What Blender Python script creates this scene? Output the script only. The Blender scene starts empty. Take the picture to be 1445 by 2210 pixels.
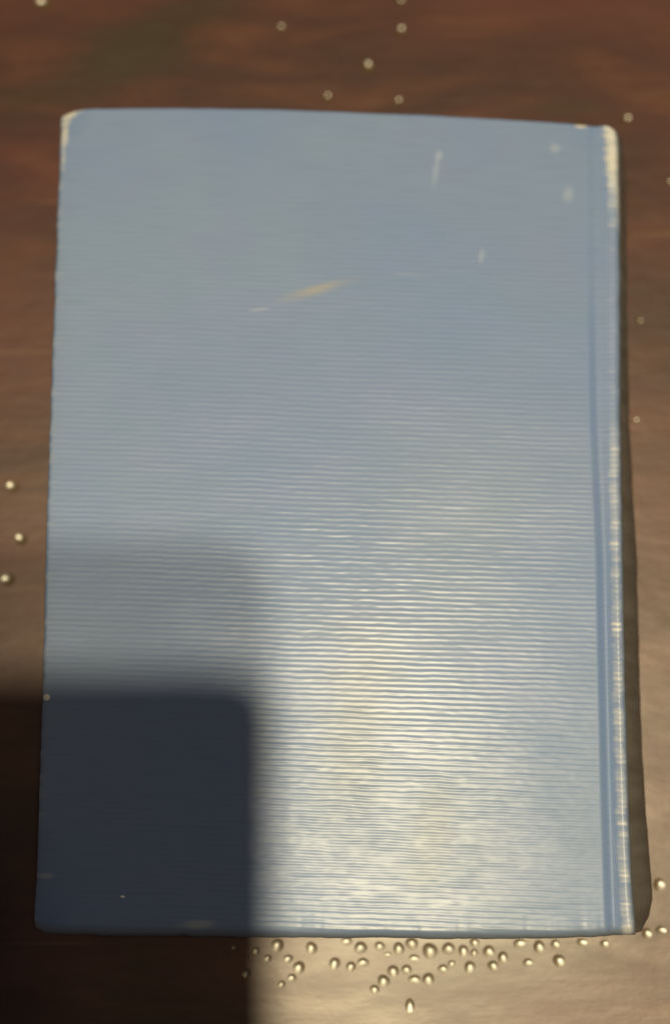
import bpy, bmesh, math, random
import numpy as np
from mathutils import Vector, Matrix
from mathutils.geometry import delaunay_2d_cdt

random.seed(7)
scene = bpy.context.scene
R = math.radians

# ------------------------------------------------------------------ camera
MM = 0.001
IMG_W, IMG_H, FPX = 1445.0, 2210.0, 3500.0        # size and focal length of the photograph in its pixels
COVER_Z = 0.030                                    # upper face of the book
CAM_H = 0.44                                       # lens above the cover
TILT = math.atan(625.0 / 3500.0)
CAM = Vector((0.0, 0.0, COVER_Z + CAM_H))
cam_data = bpy.data.cameras.new('camera')
cam = bpy.data.objects.new('camera', cam_data)
scene.collection.objects.link(cam)
cam.location = CAM
cam.rotation_euler = (TILT, 0, 0)
cam_data.sensor_fit = 'VERTICAL'
cam_data.sensor_height = 36.0
cam_data.sensor_width = 36.0
cam_data.lens = FPX / IMG_H * 36.0
cam_data.clip_start = 0.005
cam_data.clip_end = 50.0
cam_data.dof.use_dof = True
cam_data.dof.focus_distance = 0.434
cam_data.dof.aperture_fstop = 3.0
scene.camera = cam

def at(px, py, z):
    """point of the plane at height z that the photograph shows at px, py"""
    d = Vector(((px - IMG_W / 2) / FPX, (IMG_H / 2 - py) / FPX, -1.0))
    d = cam.rotation_euler.to_matrix() @ d
    t = (z - CAM.z) / d.z
    return CAM + d * t

# ------------------------------------------------------------------ light
world = bpy.data.worlds.new('World')
scene.world = world
world.use_nodes = True
bgn = world.node_tree.nodes['Background']
bgn.inputs['Color'].default_value = (1.0, 0.95, 0.82, 1)
bgn.inputs['Strength'].default_value = 0.078

def disk_lamp(name, loc, target, size, power, color):
    l = bpy.data.lights.new(name, 'AREA')
    l.shape = 'DISK'; l.size = size; l.energy = power; l.color = color
    o = bpy.data.objects.new(name, l)
    o.location = loc
    o.rotation_euler = (Vector(loc) - Vector(target)).to_track_quat('Z', 'Y').to_euler()
    scene.collection.objects.link(o)
    return o
GLARE = at(838, 1775, COVER_Z)                     # where the cover mirrors the ceiling lamp
LAMP_UP = 1.9
off = (GLARE - Vector((CAM.x, CAM.y, COVER_Z))) * (LAMP_UP / CAM_H)
LAMP = Vector((GLARE.x + off.x, GLARE.y + off.y, COVER_Z + LAMP_UP))
disk_lamp('ceiling_lamp_light', LAMP, (0, 0, 0), 0.055, 25.5, (1.0, 0.85, 0.51))
disk_lamp('second_lamp_light', LAMP + Vector((0.006, -0.115, 0.0)), (0, 0, 0), 0.045, 19.5, (1.0, 0.85, 0.51))
disk_lamp('added_warm_fill_light', LAMP + Vector((0.21, 0.15, 0.0)), (0, 0, 0), 0.10, 2.0, (1.0, 0.72, 0.36))  # added weak warm fill, lifts the shadowed wood beside the book

scene.view_settings.view_transform = 'Standard'
scene.view_settings.look = 'None'
scene.view_settings.exposure = 0.0
scene.view_settings.gamma = 1.0

# ------------------------------------------------------------------ helpers
def link(name, mesh, mat=None, parent=None):
    o = bpy.data.objects.new(name, mesh)
    scene.collection.objects.link(o)
    if mat is not None and not mesh.materials:
        mesh.materials.append(mat)
    if parent is not None:
        o.parent = parent
    return o

def mesh_of(name, verts, faces, smooth=True):
    me = bpy.data.meshes.new(name)
    me.from_pydata([tuple(v) for v in verts], [], [tuple(f) for f in faces])
    if smooth:
        me.polygons.foreach_set('use_smooth', [True] * len(me.polygons))
    me.update()
    return me

def empty(name, loc, label, cat):
    o = bpy.data.objects.new(name, None)
    scene.collection.objects.link(o)
    o.location = loc
    o['label'] = label; o['category'] = cat
    return o

def value_noise(x, y, seed):
    """smooth noise in -1..1 for arrays x, y"""
    xi = np.floor(x).astype(np.int64); yi = np.floor(y).astype(np.int64)
    xf = x - xi; yf = y - yi
    def h(a, b):
        n = (a * 374761393 + b * 668265263 + seed * 1274126177) & 0x7fffffff
        n = ((n ^ (n >> 13)) * 1103515245) & 0x7fffffff
        return ((n ^ (n >> 16)) & 0xffff) / 32767.5 - 1.0
    u = xf * xf * (3 - 2 * xf); v = yf * yf * (3 - 2 * yf)
    return (h(xi, yi) * (1 - u) + h(xi + 1, yi) * u) * (1 - v) + (h(xi, yi + 1) * (1 - u) + h(xi + 1, yi + 1) * u) * v

class Nodes:
    def __init__(self, name):
        self.mat = bpy.data.materials.new(name)
        self.mat.use_nodes = True
        self.t = self.mat.node_tree
        self.bsdf = self.t.nodes['Principled BSDF']
        self.coord = self.t.nodes.new('ShaderNodeTexCoord').outputs['Object']
    def put(self, sock, v):
        if isinstance(v, bpy.types.NodeSocket):
            self.t.links.new(v, sock)
        elif isinstance(v, (tuple, list)) and len(v) == 3 and sock.type == 'RGBA':
            sock.default_value = (*v, 1)
        else:
            sock.default_value = v
    def math(self, op, a, b=None, c=None, clamp=False):
        n = self.t.nodes.new('ShaderNodeMath'); n.operation = op; n.use_clamp = clamp
        for i, v in enumerate((a, b, c)):
            if v is not None: self.put(n.inputs[i], v)
        return n.outputs[0]
    def mapping(self, loc=(0, 0, 0), rot=(0, 0, 0), scale=(1, 1, 1), vec=None, kind='POINT'):
        n = self.t.nodes.new('ShaderNodeMapping'); n.vector_type = kind
        self.put(n.inputs['Vector'], vec or self.coord)
        n.inputs['Location'].default_value = loc
        n.inputs['Rotation'].default_value = rot
        n.inputs['Scale'].default_value = scale
        return n.outputs[0]
    def noise(self, scale, detail=3, rough=0.5, stretch=(1, 1, 1), rot=(0, 0, 0), loc=(0, 0, 0), dist=0.0):
        n = self.t.nodes.new('ShaderNodeTexNoise')
        self.put(n.inputs['Vector'], self.mapping(loc=loc, rot=rot, scale=stretch))
        n.inputs['Scale'].default_value = scale
        n.inputs['Detail'].default_value = detail
        n.inputs['Roughness'].default_value = rough
        n.inputs['Distortion'].default_value = dist
        return n.outputs['Fac']
    def ramp(self, fac, lo, hi, a=0.0, b=1.0):
        n = self.t.nodes.new('ShaderNodeMapRange'); n.interpolation_type = 'SMOOTHSTEP'
        self.put(n.inputs['Value'], fac)
        n.inputs['From Min'].default_value = lo; n.inputs['From Max'].default_value = hi
        n.inputs['To Min'].default_value = a; n.inputs['To Max'].default_value = b
        return n.outputs['Result']
    def mix(self, fac, a, b):
        n = self.t.nodes.new('ShaderNodeMix'); n.data_type = 'RGBA'
        self.put(n.inputs[0], fac); self.put(n.inputs[6], a); self.put(n.inputs[7], b)
        return n.outputs[2]
    def ellipse(self, c, ang, rx, ry, inner=0.5, wobble=None):
        """soft elliptical stain round point c with half axes rx, ry"""
        v = self.mapping(loc=(c[0], c[1], 0), rot=(0, 0, ang), scale=(rx, ry, 1), kind='TEXTURE')
        s = self.t.nodes.new('ShaderNodeVectorMath'); s.operation = 'MULTIPLY'
        self.put(s.inputs[0], v); s.inputs[1].default_value = (1, 1, 0)
        l = self.t.nodes.new('ShaderNodeVectorMath'); l.operation = 'LENGTH'
        self.t.links.new(s.outputs[0], l.inputs[0])
        d = l.outputs['Value']
        if wobble is not None:
            d = self.math('ADD', d, self.math('MULTIPLY', self.math('SUBTRACT', wobble, 0.5), 1.3))
        return self.ramp(d, inner, 1.0, 1.0, 0.0)
    def bump(self, height, strength, dist):
        n = self.t.nodes.new('ShaderNodeBump')
        n.inputs['Strength'].default_value = strength
        n.inputs['Distance'].default_value = dist
        self.put(n.inputs['Height'], height)
        self.put(self.bsdf.inputs['Normal'], n.outputs[0])
        return n.outputs[0]

# ------------------------------------------------------------------ materials
def wood_material():
    m = Nodes('brown_lacquered_wood')
    big = m.noise(9, 4, 0.55, stretch=(0.8, 1.6, 1), loc=(0.3, 0.1, 0), dist=0.6)
    mid = m.noise(38, 5, 0.6, stretch=(0.5, 1.9, 1), rot=(0, 0, R(8)), dist=0.5)
    fine = m.noise(260, 4, 0.6, stretch=(0.12, 1.6, 1), rot=(0, 0, R(-3)))
    red = m.noise(16, 3, 0.5, stretch=(0.5, 1.3, 1), loc=(2.3, 1.1, 0))
    c = m.mix(m.ramp(big, 0.3, 0.7), (0.029, 0.0090, 0.0075), (0.078, 0.024, 0.0195))
    c = m.mix(m.ramp(mid, 0.42, 0.75, 0, 0.7), c, (0.120, 0.050, 0.032))
    c = m.mix(m.ramp(red, 0.45, 0.8, 0, 0.55), c, (0.105, 0.022, 0.024))
    c = m.mix(m.ramp(fine, 0.45, 0.75, 0, 0.32), c, (0.045, 0.018, 0.010))
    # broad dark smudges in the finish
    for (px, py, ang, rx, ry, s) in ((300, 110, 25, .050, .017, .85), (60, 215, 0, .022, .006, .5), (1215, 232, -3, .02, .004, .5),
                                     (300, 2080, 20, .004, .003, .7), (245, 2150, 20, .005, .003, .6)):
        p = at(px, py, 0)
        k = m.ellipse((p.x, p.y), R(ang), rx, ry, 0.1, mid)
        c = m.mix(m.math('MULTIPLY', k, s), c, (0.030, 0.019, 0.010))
    # hairline scratches
    sc = m.noise(120, 2, 0.5, stretch=(0.05, 2.2, 1), rot=(0, 0, R(-22)), loc=(5, 1, 0))
    c = m.mix(m.ramp(sc, 0.70, 0.76, 0, 0.25), c, (0.30, 0.17, 0.09))
    m.put(m.bsdf.inputs['Base Color'], c)
    m.put(m.bsdf.inputs['Roughness'], m.ramp(mid, 0.3, 0.7, 0.46, 0.38))
    m.bsdf.inputs['Specular IOR Level'].default_value = 0.46
    m.bsdf.inputs['Coat Weight'].default_value = 0.12
    m.put(m.bsdf.inputs['Coat Roughness'], m.ramp(big, 0.3, 0.7, 0.20, 0.30))
    h = m.math('ADD', m.math('MULTIPLY', m.noise(190, 3, 0.55, stretch=(0.6, 1.2, 1)), 1.0),
               m.math('MULTIPLY', fine, 0.35))
    m.bump(h, 0.2, 0.0006)
    return m.mat

def cloth_material():
    m = Nodes('blue_ribbed_bookcloth')
    big = m.noise(11, 3, 0.5, stretch=(1.2, 0.9, 1), loc=(0.5, 2, 0))
    mid = m.noise(55, 4, 0.55, stretch=(0.7, 1.5, 1))
    thr = m.noise(900, 3, 0.6, stretch=(0.08, 2.0, 1))
    c = m.mix(m.ramp(big, 0.3, 0.7), (0.140, 0.217, 0.440), (0.168, 0.238, 0.420))
    c = m.mix(m.ramp(mid, 0.35, 0.75, 0, 0.35), c, (0.167, 0.216, 0.475))
    c = m.mix(m.ramp(thr, 0.4, 0.75, 0, 0.30), c, (0.11, 0.17, 0.31))
    def blot(px, py, ang, rx_px, ry_px, col, amt, inner=0.3, wob=mid):
        nonlocal c
        p = at(px, py, COVER_Z)
        k = m.ellipse((p.x, p.y), R(ang), rx_px * .000126, ry_px * .000126, inner, wob)
        c = m.mix(m.math('MULTIPLY', k, amt), c, col)
    pale = (0.54, 0.52, 0.50); dust = (0.42, 0.47, 0.58)
    # orange smear and pale scuffs
    blot(672, 630, 17, 140, 20, (0.34, 0.30, 0.22), 0.34, 0.0)
    blot(690, 622, 17, 70, 12, (0.46, 0.36, 0.20), 0.18, 0.0)
    blot(560, 668, 8, 40, 8, dust, 0.28)
    blot(880, 592, -4, 60, 6, dust, 0.10)
    blot(940, 368, 82, 58, 12, (0.46, 0.52, 0.64), 0.22, 0.0, None)
    blot(947, 335, 80, 19, 13, (0.62, 0.66, 0.75), 0.2, 0.0, None)
    blot(1197, 320, 0, 20, 18, dust, 0.32, 0.0, None)
    blot(1225, 420, 80, 29, 19, dust, 0.32, 0.0, None)
    blot(1038, 552, 80, 28, 12, dust, 0.25)
    blot(1252, 272, -3, 18, 7, pale, 0.9)
    blot(430, 1996, 4, 52, 14, (0.34, 0.40, 0.50), 0.75)
    blot(75, 2008, 60, 16, 13, (0.62, 0.42, 0.26), 0.95)
    blot(101, 1505, 0, 9, 8, (0.85, 0.83, 0.80), 1.0, 0.7, None)
    blot(92, 1376, 80, 16, 6, pale, 0.9)
    blot(100, 1890, 0, 20, 8, dust, 0.4)
    blot(265, 1935, -5, 5, 2.6, (0.95, 0.95, 0.95), 1.0, 0.8, None)
    # yellowish tint of the glare, painted into the cloth as broad streaks
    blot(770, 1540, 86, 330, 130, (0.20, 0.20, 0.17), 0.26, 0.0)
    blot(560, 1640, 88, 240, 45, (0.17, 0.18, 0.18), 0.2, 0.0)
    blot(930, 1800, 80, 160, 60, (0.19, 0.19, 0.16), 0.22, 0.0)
    # worn corners
    edge = m.noise(420, 3, 0.6, stretch=(0.5, 1.8, 1))
    for (px, py, ang, rx, ry, a) in ((146, 249, 34, 44, 19, 1.0), (140, 285, 90, 42, 13, .9), (138, 330, 90, 60, 6, .5),
                                     (1319, 288, 0, 28, 40, 1.0), (1321, 345, 90, 85, 25, 1.0), (1333, 420, 90, 95, 12, .6),
                                     (1356, 2010, 0, 20, 22, .8)):
        blot(px, py, ang, rx, ry, pale, a * 0.9, 0.1, edge)
    # woven-in wear carried by the mesh: rubbed shoulder at the spine and dulled rims
    def attr(name):
        n = m.t.nodes.new('ShaderNodeAttribute'); n.attribute_name = name
        return n.outputs['Fac']
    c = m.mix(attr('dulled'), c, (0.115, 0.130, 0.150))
    c = m.mix(attr('rubbed'), c, (0.62, 0.62, 0.66))
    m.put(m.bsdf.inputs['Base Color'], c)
    m.put(m.bsdf.inputs['Roughness'], m.ramp(mid, 0.3, 0.7, 0.50, 0.44))
    m.bsdf.inputs['Specular IOR Level'].default_value = 0.34
    m.put(m.bsdf.inputs['Coat Weight'], m.math('MULTIPLY', m.math('SUBTRACT', 1.0, attr('pressed')), 0.175))
    m.put(m.bsdf.inputs['Coat Roughness'], m.ramp(big, 0.3, 0.7, 0.22, 0.26))
    m.bump(m.math('ADD', thr, m.noise(2600, 2, 0.6)), 0.35, 0.00008)
    return m.mat

def simple(name, col, rough, spec=0.5, metal=0.0, scale=300, var=0.25, stretch=(1, 1, 1)):
    m = Nodes(name)
    n = m.noise(scale, 3, 0.5, stretch=stretch)
    dark = tuple(v * (1 - var) for v in col)
    m.put(m.bsdf.inputs['Base Color'], m.mix(n, dark, col))
    m.bsdf.inputs['Roughness'].default_value = rough
    m.bsdf.inputs['Specular IOR Level'].default_value = spec
    m.bsdf.inputs['Metallic'].default_value = metal
    m.bump(n, 0.1, 0.0001)
    return m.mat

WOOD = wood_material()
CLOTH = cloth_material()
PIT = simple('glossy_lacquer_in_pit', (0.085, 0.050, 0.020), 0.30, 1.0, scale=300, var=0.2)
PIT.node_tree.nodes['Bump'].inputs['Strength'].default_value = 0.0
SPINE_CLOTH = simple('grey_brown_rubbed_bookcloth', (0.15, 0.132, 0.125), 0.6, 0.4, scale=120, var=0.75, stretch=(0.4, 1.5, 0.4))
PAPER = simple('yellowed_paper', (0.62, 0.55, 0.40), 0.8, 0.3, scale=900, stretch=(0.1, 0.1, 6))
PHONE_BLACK = simple('black_phone_glass', (0.012, 0.012, 0.014), 0.25)
PHONE_RIM = simple('dark_phone_metal', (0.05, 0.05, 0.055), 0.35, metal=0.9)
PHONE_LENS = simple('phone_lens_glass', (0.004, 0.004, 0.006), 0.08)

# ------------------------------------------------------------------ table with its pits
table = empty('table', (0, 0, 0), 'dark reddish brown lacquered wooden tabletop with scattered small round pits, under the blue book', 'table')

PITS = [  # px, py, half width, half height in pixels of the photograph
    (95, 8, 23, 15), (608, 61, 12, 11), (866, 5, 12, 11), (866, 66, 14, 13), (796, 146, 15, 16), (708, 210, 11, 11),
    (860, 219, 12, 11), (1353, 258, 15, 12), (1380, 694, 8, 6), (1445, 395, 9, 9), (1370, 908, 7, 5),
    (28, 1051, 15, 12), (47, 1164, 14, 13), (18, 1251, 17, 13),
    (1421, 1909, 13, 13), (1424, 2007, 12, 8), (1394, 2014, 12, 10),
    (599, 2040, 14, 13), (672, 2046, 13, 12), (553, 2052, 8, 8), (578, 2068, 9, 7), (622, 2069, 11, 8), (645, 2088, 14, 12),
    (630, 2110, 10, 8), (608, 2124, 8, 7), (533, 2100, 10, 9), (506, 2044, 6, 5),
    (748, 2031, 13, 8), (778, 2045, 14, 12), (819, 2042, 12, 9), (860, 2047, 13, 12), (888, 2036, 14, 12), (927, 2052, 17, 15),
    (722, 2079, 12, 12), (757, 2086, 11, 10), (783, 2077, 13, 9), (893, 2068, 13, 7), (848, 2096, 13, 12), (878, 2094, 12, 10),
    (827, 2117, 14, 12), (808, 2135, 11, 9), (893, 2112, 15, 10), (923, 2113, 14, 12), (884, 2170, 11, 13),
    (967, 2047, 14, 12), (1000, 2052, 12, 12), (1023, 2034, 11, 9), (1021, 2056, 9, 8), (1054, 2053, 14, 11), (956, 2090, 12, 9),
    (973, 2080, 9, 7), (1013, 2087, 12, 12), (1063, 2084, 12, 10), (1084, 2066, 12, 11), (1138, 2077, 11, 8), (1205, 2073, 14, 12),
    (1120, 2036, 14, 9), (1162, 2043, 13, 12), (1197, 2037, 11, 8), (1254, 2033, 12, 7), (1303, 2036, 10, 7), (836, 2060, 9, 5),
]
SIZE = 0.6
centres = []
for px, py, rx, ry in PITS:
    p = at(px, py, 0)
    s = .000134
    a, b = rx * s * 0.95, ry * s * 1.08
    if py < 300: a *= 0.85; b *= 0.85
    centres.append([p.x, p.y, a, b, random.uniform(0, 6.28)])
for _ in range(60):                                  # no two pits may touch
    for i, p in enumerate(centres):
        for q in centres[:i]:
            d = math.hypot(p[0] - q[0], p[1] - q[1]); lim = (max(p[2], p[3]) + max(q[2], q[3])) * 1.08
            if d < lim:
                k = (lim - d) * 0.25 / d
                dx, dy = (p[0] - q[0]) * k, (p[1] - q[1]) * k
                p[0] += dx; p[1] += dy; q[0] -= dx; q[1] -= dy
                for t in (p, q): t[2] *= 0.985; t[3] *= 0.985
# a few more pits where the table runs on outside the picture
for _ in range(90):
    x = random.uniform(-0.28, 0.28); y = random.uniform(-0.16, 0.42)
    if -0.115 < x < 0.115 and -0.075 < y < 0.25: continue
    r = random.uniform(.0010, .0022)
    if all(math.hypot(x - q[0], y - q[1]) > 2.2 * (r + max(q[2], q[3])) for q in centres):
        centres.append((x, y, r, r * random.uniform(.8, 1.1), random.uniform(0, 6.28)))

SEG = 28
def rim_scale(k, ph):                                # slightly uneven rims
    t = 2 * math.pi * k / SEG
    return 1 + 0.04 * math.sin(2 * t + ph) + 0.03 * math.sin(3 * t + 2.1 * ph)
pts = []; edges = []
x0, x1, y0, y1 = -0.75, 0.75, -0.45, 1.05
for c in ((x0, y0), (x1, y0), (x1, y1), (x0, y1)):
    pts.append(Vector(c))
edges += [(0, 1), (1, 2), (2, 3), (3, 0)]
for (cx, cy, a, b, ph) in centres:
    s = len(pts)
    for k in range(SEG):
        t = 2 * math.pi * k / SEG; g = rim_scale(k, ph)
        pts.append(Vector((cx + a * g * math.cos(t), cy + b * g * math.sin(t))))
        edges.append((s + k, s + (k + 1) % SEG))
vs, es, fs, *_ = delaunay_2d_cdt(pts, edges, [], 1, 1e-7)
keep = []
for f in fs:
    mx = sum(vs[i].x for i in f) / len(f); my = sum(vs[i].y for i in f) / len(f)
    inside = False
    for (cx, cy, a, b, ph) in centres:
        if abs(mx - cx) < a * 1.2 and abs(my - cy) < b * 1.2:
            ids = [math.hypot((vs[i].x - cx) / a, (vs[i].y - cy) / b) for i in f]
            if max(ids) < 1.16: inside = True; break
    if not inside: keep.append(f)
verts = [(v.x, v.y, 0) for v in vs]
top_n = len(verts)
link('tabletop', mesh_of('tabletop', verts, keep, smooth=False), WOOD, table)
bm = bmesh.new()
bmesh.ops.create_cube(bm, size=1, matrix=Matrix.Translation((0, 0.3, -0.0215)) @ Matrix.Diagonal((1.5, 1.5, 0.035, 1)))
me = bpy.data.meshes.new('table_slab'); bm.to_mesh(me); bm.free()
link('table_slab', me, WOOD, table)
RINGS = 10
for (cx, cy, a, b, ph) in centres:
    vv = []; ff = []
    depth = min(a, b) * (0.26 if cy > 0.12 else 0.17 if cy > 0 else 0.145)
    low = 0.16 if cy < -0.02 else 0.0
    for j in range(RINGS):
        r = 1 - j / RINGS
        for k in range(SEG):
            t = 2 * math.pi * k / SEG; g = rim_scale(k, ph) * r
            vv.append((a * g * math.cos(t), b * g * math.sin(t) + b * low * (1 - r * r), -depth * (1 - r ** (1.55 if cy < -0.02 else 1.9))))
    vv.append((0, b * low, -depth)); last = len(vv) - 1
    for j in range(RINGS - 1):
        for k in range(SEG):
            k2 = (k + 1) % SEG
            ff.append((j * SEG + k, j * SEG + k2, (j + 1) * SEG + k2, (j + 1) * SEG + k))
    for k in range(SEG):
        ff.append(((RINGS - 1) * SEG + k, (RINGS - 1) * SEG + (k + 1) % SEG, last))
    o = link('pit', mesh_of('pit', vv, ff), PIT, table)
    o.location = (cx, cy, 0)

# ------------------------------------------------------------------ book
def curve(points, axis_vals):
    xs = [p[0] for p in points]; ys = [p[1] for p in points]
    return np.interp(axis_vals, xs, ys)

corner_bl = at(73, 2016, COVER_Z)
book = empty('book', (0, 0, 0), 'closed hardcover book in worn blue ribbed cloth, lying flat with back cover up', 'book')

LEFT = [(238, 131), (500, 122), (900, 107), (1200, 98), (1500, 91), (1700, 85), (1900, 78), (2020, 71)]
RIGHT = [(265, 1330), (300, 1338), (500, 1340), (900, 1341), (1200, 1346), (1500, 1352), (1750, 1359), (1950, 1368), (2025, 1376)]
TOPE = [(130, 247), (145, 238), (190, 232), (400, 231), (600, 234), (900, 245), (1200, 262), (1290, 270), (1315, 266), (1340, 290)]
BOTE = [(70, 2004), (82, 2016), (200, 2020), (400, 2022), (700, 2026), (1000, 2028), (1200, 2027), (1290, 2024), (1376, 2020)]
GROOVE = [(240, 1277), (600, 1278), (900, 1283), (1200, 1297), (1500, 1303), (1750, 1309), (2025, 1318)]
def edge_xy(table_pts, vertical, seq):
    out = []
    for s in seq:
        o = np.interp(s, [p[0] for p in table_pts], [p[1] for p in table_pts])
        p = at(o, s, COVER_Z) if vertical else at(s, o, COVER_Z)
        out.append((p.x, p.y))
    return np.array(out)
ys_px = np.linspace(236, 2026, 60); xs_px = np.linspace(71, 1372, 60)
L = edge_xy(LEFT, True, ys_px); Rr = edge_xy(RIGHT, True, ys_px); G = edge_xy(GROOVE, True, ys_px)
T = edge_xy(TOPE, False, xs_px); B = edge_xy(BOTE, False, xs_px)
def fx(E, y): return np.interp(-y, -E[:, 1], E[:, 0])
def fy(E, x): return np.interp(x, E[:, 0], E[:, 1])

PITCH = 0.00148
SLOPE = -0.034
def ribs(x, y):
    """height of the woven ribs, -1..1, with their waver and uneven thickness"""
    w = 0.09 * value_noise(x / 0.011, y / 0.006, 3) + 0.08 * value_noise(x / 0.0045, y / 0.0024, 4) + 0.4 * value_noise(x / 0.06, y / 0.05, 5)
    ph = (y - SLOPE * x) / PITCH + w
    s = 0.5 + 0.5 * np.cos(2 * np.pi * ph)
    s = s ** 1.25
    row = np.floor(ph + 0.5)
    a = 0.78 + 0.34 * value_noise(x / 0.007, row * 1.7, 8) + 0.20 * value_noise(x / 0.0026, row * 2.3, 9)
    return s * a + 0.17 * value_noise(x / 0.0020, y / 0.0006, 11)

RIB = 0.000054
def board_mesh():
    NR, NC = 1250, 170
    u = np.linspace(0, 1, NC)
    # denser columns near the two long edges
    left_w = 0.012; right_w = 0.10
    u = np.concatenate([np.linspace(0, left_w, 12), np.linspace(left_w, 1 - right_w, 290)[1:], np.linspace(1 - right_w, 1, 60)[1:]])
    v = np.concatenate([np.linspace(0, 0.008, 14), np.linspace(0.008, 0.992, NR)[1:], np.linspace(0.992, 1, 14)[1:]])
    U, V = np.meshgrid(u, v)
    # outline: iterate between the edge curves
    X = -0.08 + U * 0.16; Y = 0.17 - V * 0.22
    for _ in range(12):
        yt = fy(T, X); yb = fy(B, X)
        Y = yt + (yb - yt) * V
        xl = fx(L, Y); xr = fx(Rr, Y)
        X = xl + (xr - xl) * U
    gx = fx(G, Y)
    Z = np.zeros_like(X)
    # soft warp of the old board and slightly sunken corner
    Z += 0.00022 * value_noise(X / 0.05, Y / 0.06, 21) + 0.00005 * value_noise(X / 0.016, Y / 0.012, 22)
    # hinge groove, shoulder
    dg = X - gx
    depth = 0.00022 + 0.0010 * np.clip((0.15 - Y) / 0.14, 0, 1)
    span = fx(Rr, Y) - gx - 0.0022
    down = np.clip((dg + 0.0018) / 0.0026, 0, 1); down = down * down * (3 - 2 * down)
    up = np.clip((dg - 0.0010) / (span - 0.0010), 0, 1)
    up = up * up * (3 - 2 * up) * 0.35 + up * 0.65
    Z -= depth * down * (1 - 1.12 * up)
    wr = np.clip((dg - 0.0015) / 0.0025, 0, 1)
    Z -= 0.00035 * np.exp(-((dg - 0.0052) / 0.0022) ** 2) * 0.0
    # ribs fade in the pressed groove
    fade = 1 - 0.55 * np.exp(-(dg / 0.0028) ** 2)
    Z += RIB * ribs(X, Y) * fade * np.interp(Y, [0.0, 0.075, 0.17], [1.0, 0.75, 0.22])
    # rounded rims
    dl = (X - fx(L, Y)); dr = (fx(Rr, Y) - X); dt = fy(T, X) - Y; db = Y - fy(B, X)
    def roll(d, r):
        t = np.clip(1 - d / r, 0, 1)
        return r * (1 - np.sqrt(np.clip(1 - t * t, 0, 1)))
    Z -= roll(dl, 0.0011) + roll(dt, 0.0010) + roll(db, 0.0026) + roll(dr, 0.0022)
    Z = np.maximum(Z, -0.0034)
    # corners bend down a little
    for (cx, cy) in ((at(131, 246, COVER_Z)), (at(73, 2014, COVER_Z)))and [(at(131, 246, COVER_Z).x, at(131, 246, COVER_Z).y), (at(73, 2014, COVER_Z).x, at(73, 2014, COVER_Z).y)]:
        d = np.hypot(X - cx, Y - cy)
        Z -= 0.0013 * np.clip(1 - d / 0.010, 0, 1) ** 2
    py = np.interp(-Y.ravel(), -Rr[:, 1], ys_px).reshape(Y.shape)
    rb = ribs(X, Y)
    row = np.floor((Y - SLOPE * X) / PITCH + 0.5)
    run = np.interp(py, [236, 420, 520, 900, 960, 1400, 2026], [0.75, 0.55, 0.10, 0.12, 0.42, 0.50, 0.55])
    strip = np.exp(-((dr - 0.0024 + 0.0003 * value_noise(row * 0.9, row * 0, 41)) / 0.0013) ** 4)
    rubbed = strip * run * (0.55 + 0.45 * np.clip(rb, 0, 1.3)) * (0.8 + 0.5 * value_noise(row * 1.31, X * 0, 43))
    rubbed += strip * np.clip(value_noise(row * 1.9 + 0.5, X * 0, 44) - 0.45, 0, 1) * 1.2 * (py > 950) * np.clip(rb, 0, 1)
    # the left rim is rubbed here and there
    rubbed += 0.35 * np.exp(-dl / 0.0007) * np.clip(value_noise(X * 0, Y / 0.0016, 45) + 0.2, 0, 1)
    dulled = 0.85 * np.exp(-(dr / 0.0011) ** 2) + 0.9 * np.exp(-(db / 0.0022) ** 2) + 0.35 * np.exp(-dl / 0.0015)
    pressed = np.clip((dg + 0.0012) / 0.0012, 0, 1) * np.clip((span * 1.0 - dg) / 0.0006, 0, 1)
    # small dents and bruises along the rims
    nz = value_noise(Y / 0.0045, X * 0, 51) + 0.6 * value_noise(Y / 0.0016, X * 0, 52)
    nx = value_noise(X / 0.0050, Y * 0, 53) + 0.6 * value_noise(X / 0.0018, Y * 0, 54)
    X = X + 0.00013 * nz * (np.exp(-dl / 0.0012) - np.exp(-dr / 0.0012))
    Y = Y + 0.00013 * nx * (np.exp(-db / 0.0015) - 0.5 * np.exp(-dt / 0.0012))
    Z = Z - 0.00022 * np.clip(nx, 0, 2) * np.exp(-db / 0.0025)
    n_r, n_c = X.shape
    P = np.stack([X, Y, COVER_Z + Z], -1).reshape(-1, 3)
    idx = np.arange(n_r * n_c).reshape(n_r, n_c)
    q = np.stack([idx[:-1, :-1], idx[1:, :-1], idx[1:, 1:], idx[:-1, 1:]], -1).reshape(-1, 4)
    # skirt and underside
    loop = list(idx[0, :]) + list(idx[1:, -1]) + list(idx[-1, -2::-1]) + list(idx[-2:0:-1, 0])
    base = len(P)
    S = P[loop].copy(); S[:, 2] = COVER_Z - 0.0040
    P = np.vstack([P, S])
    nl = len(loop)
    faces = q.tolist()
    for i in range(nl):
        j = (i + 1) % nl
        faces.append((loop[i], loop[j], base + j, base + i))
    faces.append(tuple(base + i for i in range(nl)))
    me = bpy.data.meshes.new('back_cover')
    me.from_pydata(P.tolist(), [], faces)
    me.polygons.foreach_set('use_smooth', [True] * (len(faces) - 1) + [False])
    for nm, arr in (('rubbed', rubbed), ('dulled', dulled), ('pressed', pressed)):
        flat = np.clip(arr.reshape(-1), 0, 1)
        flat = np.concatenate([flat, flat[loop]]).astype(np.float32)
        at_ = me.attributes.new(nm, 'FLOAT', 'POINT'); at_.data.foreach_set('value', flat)
    me.update()
    return me
link('back_cover', board_mesh(), CLOTH, book)

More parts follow.
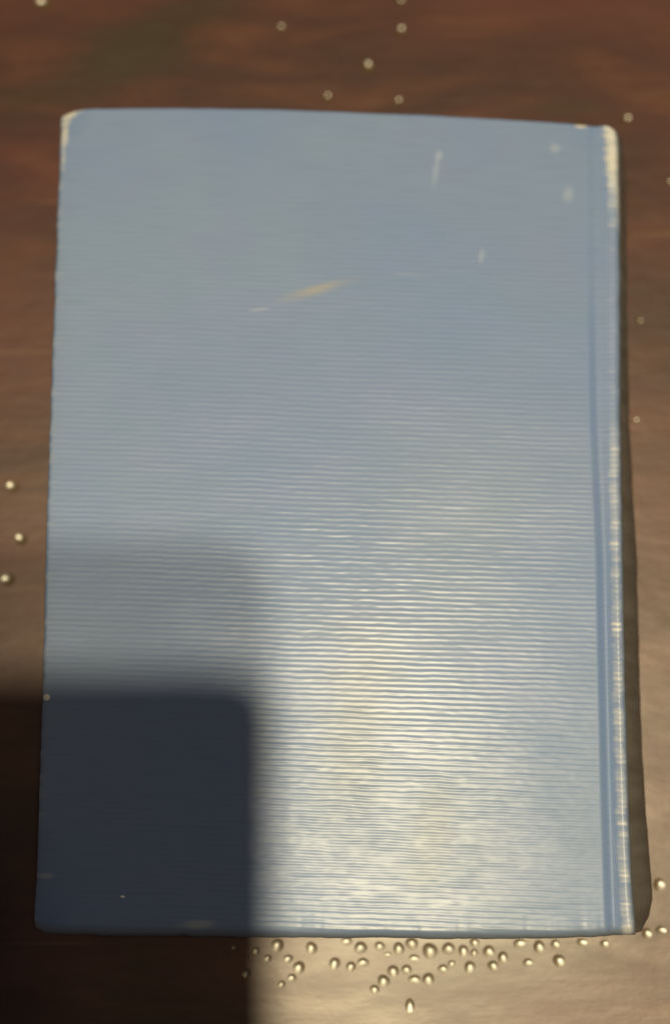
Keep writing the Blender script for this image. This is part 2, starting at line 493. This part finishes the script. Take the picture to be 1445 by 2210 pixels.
# spine: a rounded back that leans out towards the tail of the book
SPINE_OUT = [(265, 1336), (350, 1345), (700, 1348), (900, 1353), (1200, 1370), (1440, 1376), (1600, 1381), (1750, 1390), (1900, 1401), (1950, 1404), (1985, 1397), (2000, 1388), (2025, 1378)]
def spine_mesh():
    rows = 500; arc = 18
    P = []
    ysp = np.linspace(272, 2016, rows)
    for i, py in enumerate(ysp):
        a = at(np.interp(py, [p[0] for p in RIGHT], [p[1] for p in RIGHT]), py, COVER_Z)
        s = at(np.interp(py, [p[0] for p in SPINE_OUT], [p[1] for p in SPINE_OUT]), py, 0.013)
        y = a.y
        out = s.x; start = a.x - 0.0016
        low = out - 0.0032
        for k in range(arc + 1):
            t = k / arc
            z = (COVER_Z - 0.0016) * (1 - t) + 0.0015 * t
            if t < 0.55:
                e = t / 0.55
                x = start + (out - start) * math.sin(e * math.pi / 2) ** 0.9 if e > 0 else start
            else:
                e = (t - 0.55) / 0.45
                x = out - (out - low) * (1 - math.cos(e * math.pi / 2))
            P.append((x, y, z))
    P = np.array(P)
    n = value_noise(P[:, 2] / 0.003, P[:, 1] / 0.004, 31)
    rb = ribs(P[:, 0], P[:, 1])
    P[:, 0] += 0.00006 * rb + 0.00014 * n
    idx = np.arange(len(P)).reshape(rows, arc + 1)
    faces = np.stack([idx[:-1, :-1], idx[1:, :-1], idx[1:, 1:], idx[:-1, 1:]], -1).reshape(-1, 4).tolist()
    return P, faces
P, F = spine_mesh()
sp = link('spine', mesh_of('spine', P.tolist(), F), SPINE_CLOTH, book)
so = sp.modifiers.new('thickness', 'SOLIDIFY'); so.thickness = 0.0012; so.offset = -1 if True else 1

def slab(name, z0, z1, inset_l, inset_t, inset_r, mat, skew=0.0):
    top = [(at(np.interp(py, [p[0] for p in LEFT], [p[1] for p in LEFT]), py, COVER_Z)) for py in (245, 2012)]
    rgt = [(at(np.interp(py, [p[0] for p in RIGHT], [p[1] for p in RIGHT]), py, COVER_Z)) for py in (275, 2018)]
    a = Vector((top[0].x + inset_l, top[0].y - inset_t)); b = Vector((top[1].x + inset_l, top[1].y + inset_t))
    c = Vector((rgt[1].x - inset_r + skew, rgt[1].y + inset_t)); d = Vector((rgt[0].x - inset_r, rgt[0].y - inset_t))
    bm = bmesh.new()
    lo = [bm.verts.new((p.x, p.y, z0)) for p in (a, b, c, d)]
    hi = [bm.verts.new((p.x, p.y, z1)) for p in (a, b, c, d)]
    bm.faces.new(lo[::-1]); bm.faces.new(hi)
    for i in range(4):
        bm.faces.new((lo[i], lo[(i + 1) % 4], hi[(i + 1) % 4], hi[i]))
    bmesh.ops.recalc_face_normals(bm, faces=bm.faces)
    bmesh.ops.bevel(bm, geom=bm.edges[:], offset=min(0.0008, (z1 - z0) * 0.3), segments=2, affect='EDGES')
    me = bpy.data.meshes.new(name); bm.to_mesh(me); bm.free()
    return link(name, me, mat, book)
slab('front_cover', 0.0003, 0.0032, 0.0006, 0.0006, 0.002, CLOTH, 0.002)
slab('page_block', 0.0036, COVER_Z - 0.0042, 0.004, 0.004, 0.005, PAPER, 0.001)

# ------------------------------------------------------------------ the phone that takes the picture (its shadow falls on the cover)
rot = cam.rotation_euler.to_matrix().to_4x4()
phone = empty('phone', CAM + (rot @ Vector((0, 0, 0.0035))), 'black smartphone held above the book, casting the shadow on its lower left', 'phone')
phone.rotation_euler = cam.rotation_euler
RIGHT_E, TOP_E, PW, PH, PT = 0.0058, 0.0212, 0.078, 0.162, 0.0085
def rounded_box(w, h, t, r, bev):
    bm = bmesh.new()
    vs = []
    for cx, cy, a0 in ((w / 2 - r, h / 2 - r, 0), (-w / 2 + r, h / 2 - r, 90), (-w / 2 + r, -h / 2 + r, 180), (w / 2 - r, -h / 2 + r, 270)):
        for k in range(9):
            a = R(a0 + k * 90 / 8)
            vs.append(bm.verts.new((cx + r * math.cos(a), cy + r * math.sin(a), 0)))
    f = bm.faces.new(vs)
    ext = bmesh.ops.extrude_face_region(bm, geom=[f])
    bmesh.ops.translate(bm, verts=[g for g in ext['geom'] if isinstance(g, bmesh.types.BMVert)], vec=(0, 0, t))
    bmesh.ops.recalc_face_normals(bm, faces=bm.faces)
    if bev:
        ed = [e for e in bm.edges if abs(e.verts[0].co.z - e.verts[1].co.z) < 1e-7]
        bmesh.ops.bevel(bm, geom=ed, offset=bev, segments=3, affect='EDGES')
    me = bpy.data.meshes.new('p'); bm.to_mesh(me); bm.free()
    return me
body_c = (RIGHT_E - PW / 2, TOP_E - PH / 2, 0)
o = link('body', rounded_box(PW, PH, PT, 0.011, 0.0012), PHONE_RIM, phone); o.location = body_c
o = link('back_glass', rounded_box(PW - 0.003, PH - 0.003, 0.0004, 0.0098, 0), PHONE_BLACK, phone); o.location = (body_c[0], body_c[1], -0.0003)
o = link('screen', rounded_box(PW - 0.003, PH - 0.003, 0.0004, 0.0098, 0), PHONE_BLACK, phone); o.location = (body_c[0], body_c[1], PT - 0.0001)
for k in range(3):
    y = -0.019 * k
    bm = bmesh.new()
    bmesh.ops.create_cone(bm, cap_ends=True, segments=32, radius1=0.0062, radius2=0.0062, depth=0.0016)
    me = bpy.data.meshes.new('lens_ring'); bm.to_mesh(me); bm.free()
    rg = link('lens_ring', me, PHONE_RIM, phone); rg.location = (0, y, -0.0008)
    bm = bmesh.new()
    bmesh.ops.create_cone(bm, cap_ends=True, segments=32, radius1=0.0045, radius2=0.0045, depth=0.0006)
    me = bpy.data.meshes.new('lens'); bm.to_mesh(me); bm.free()
    ln = link('lens', me, PHONE_LENS, rg); ln.location = (0, 0, -0.0009)
print('pits', len(centres))
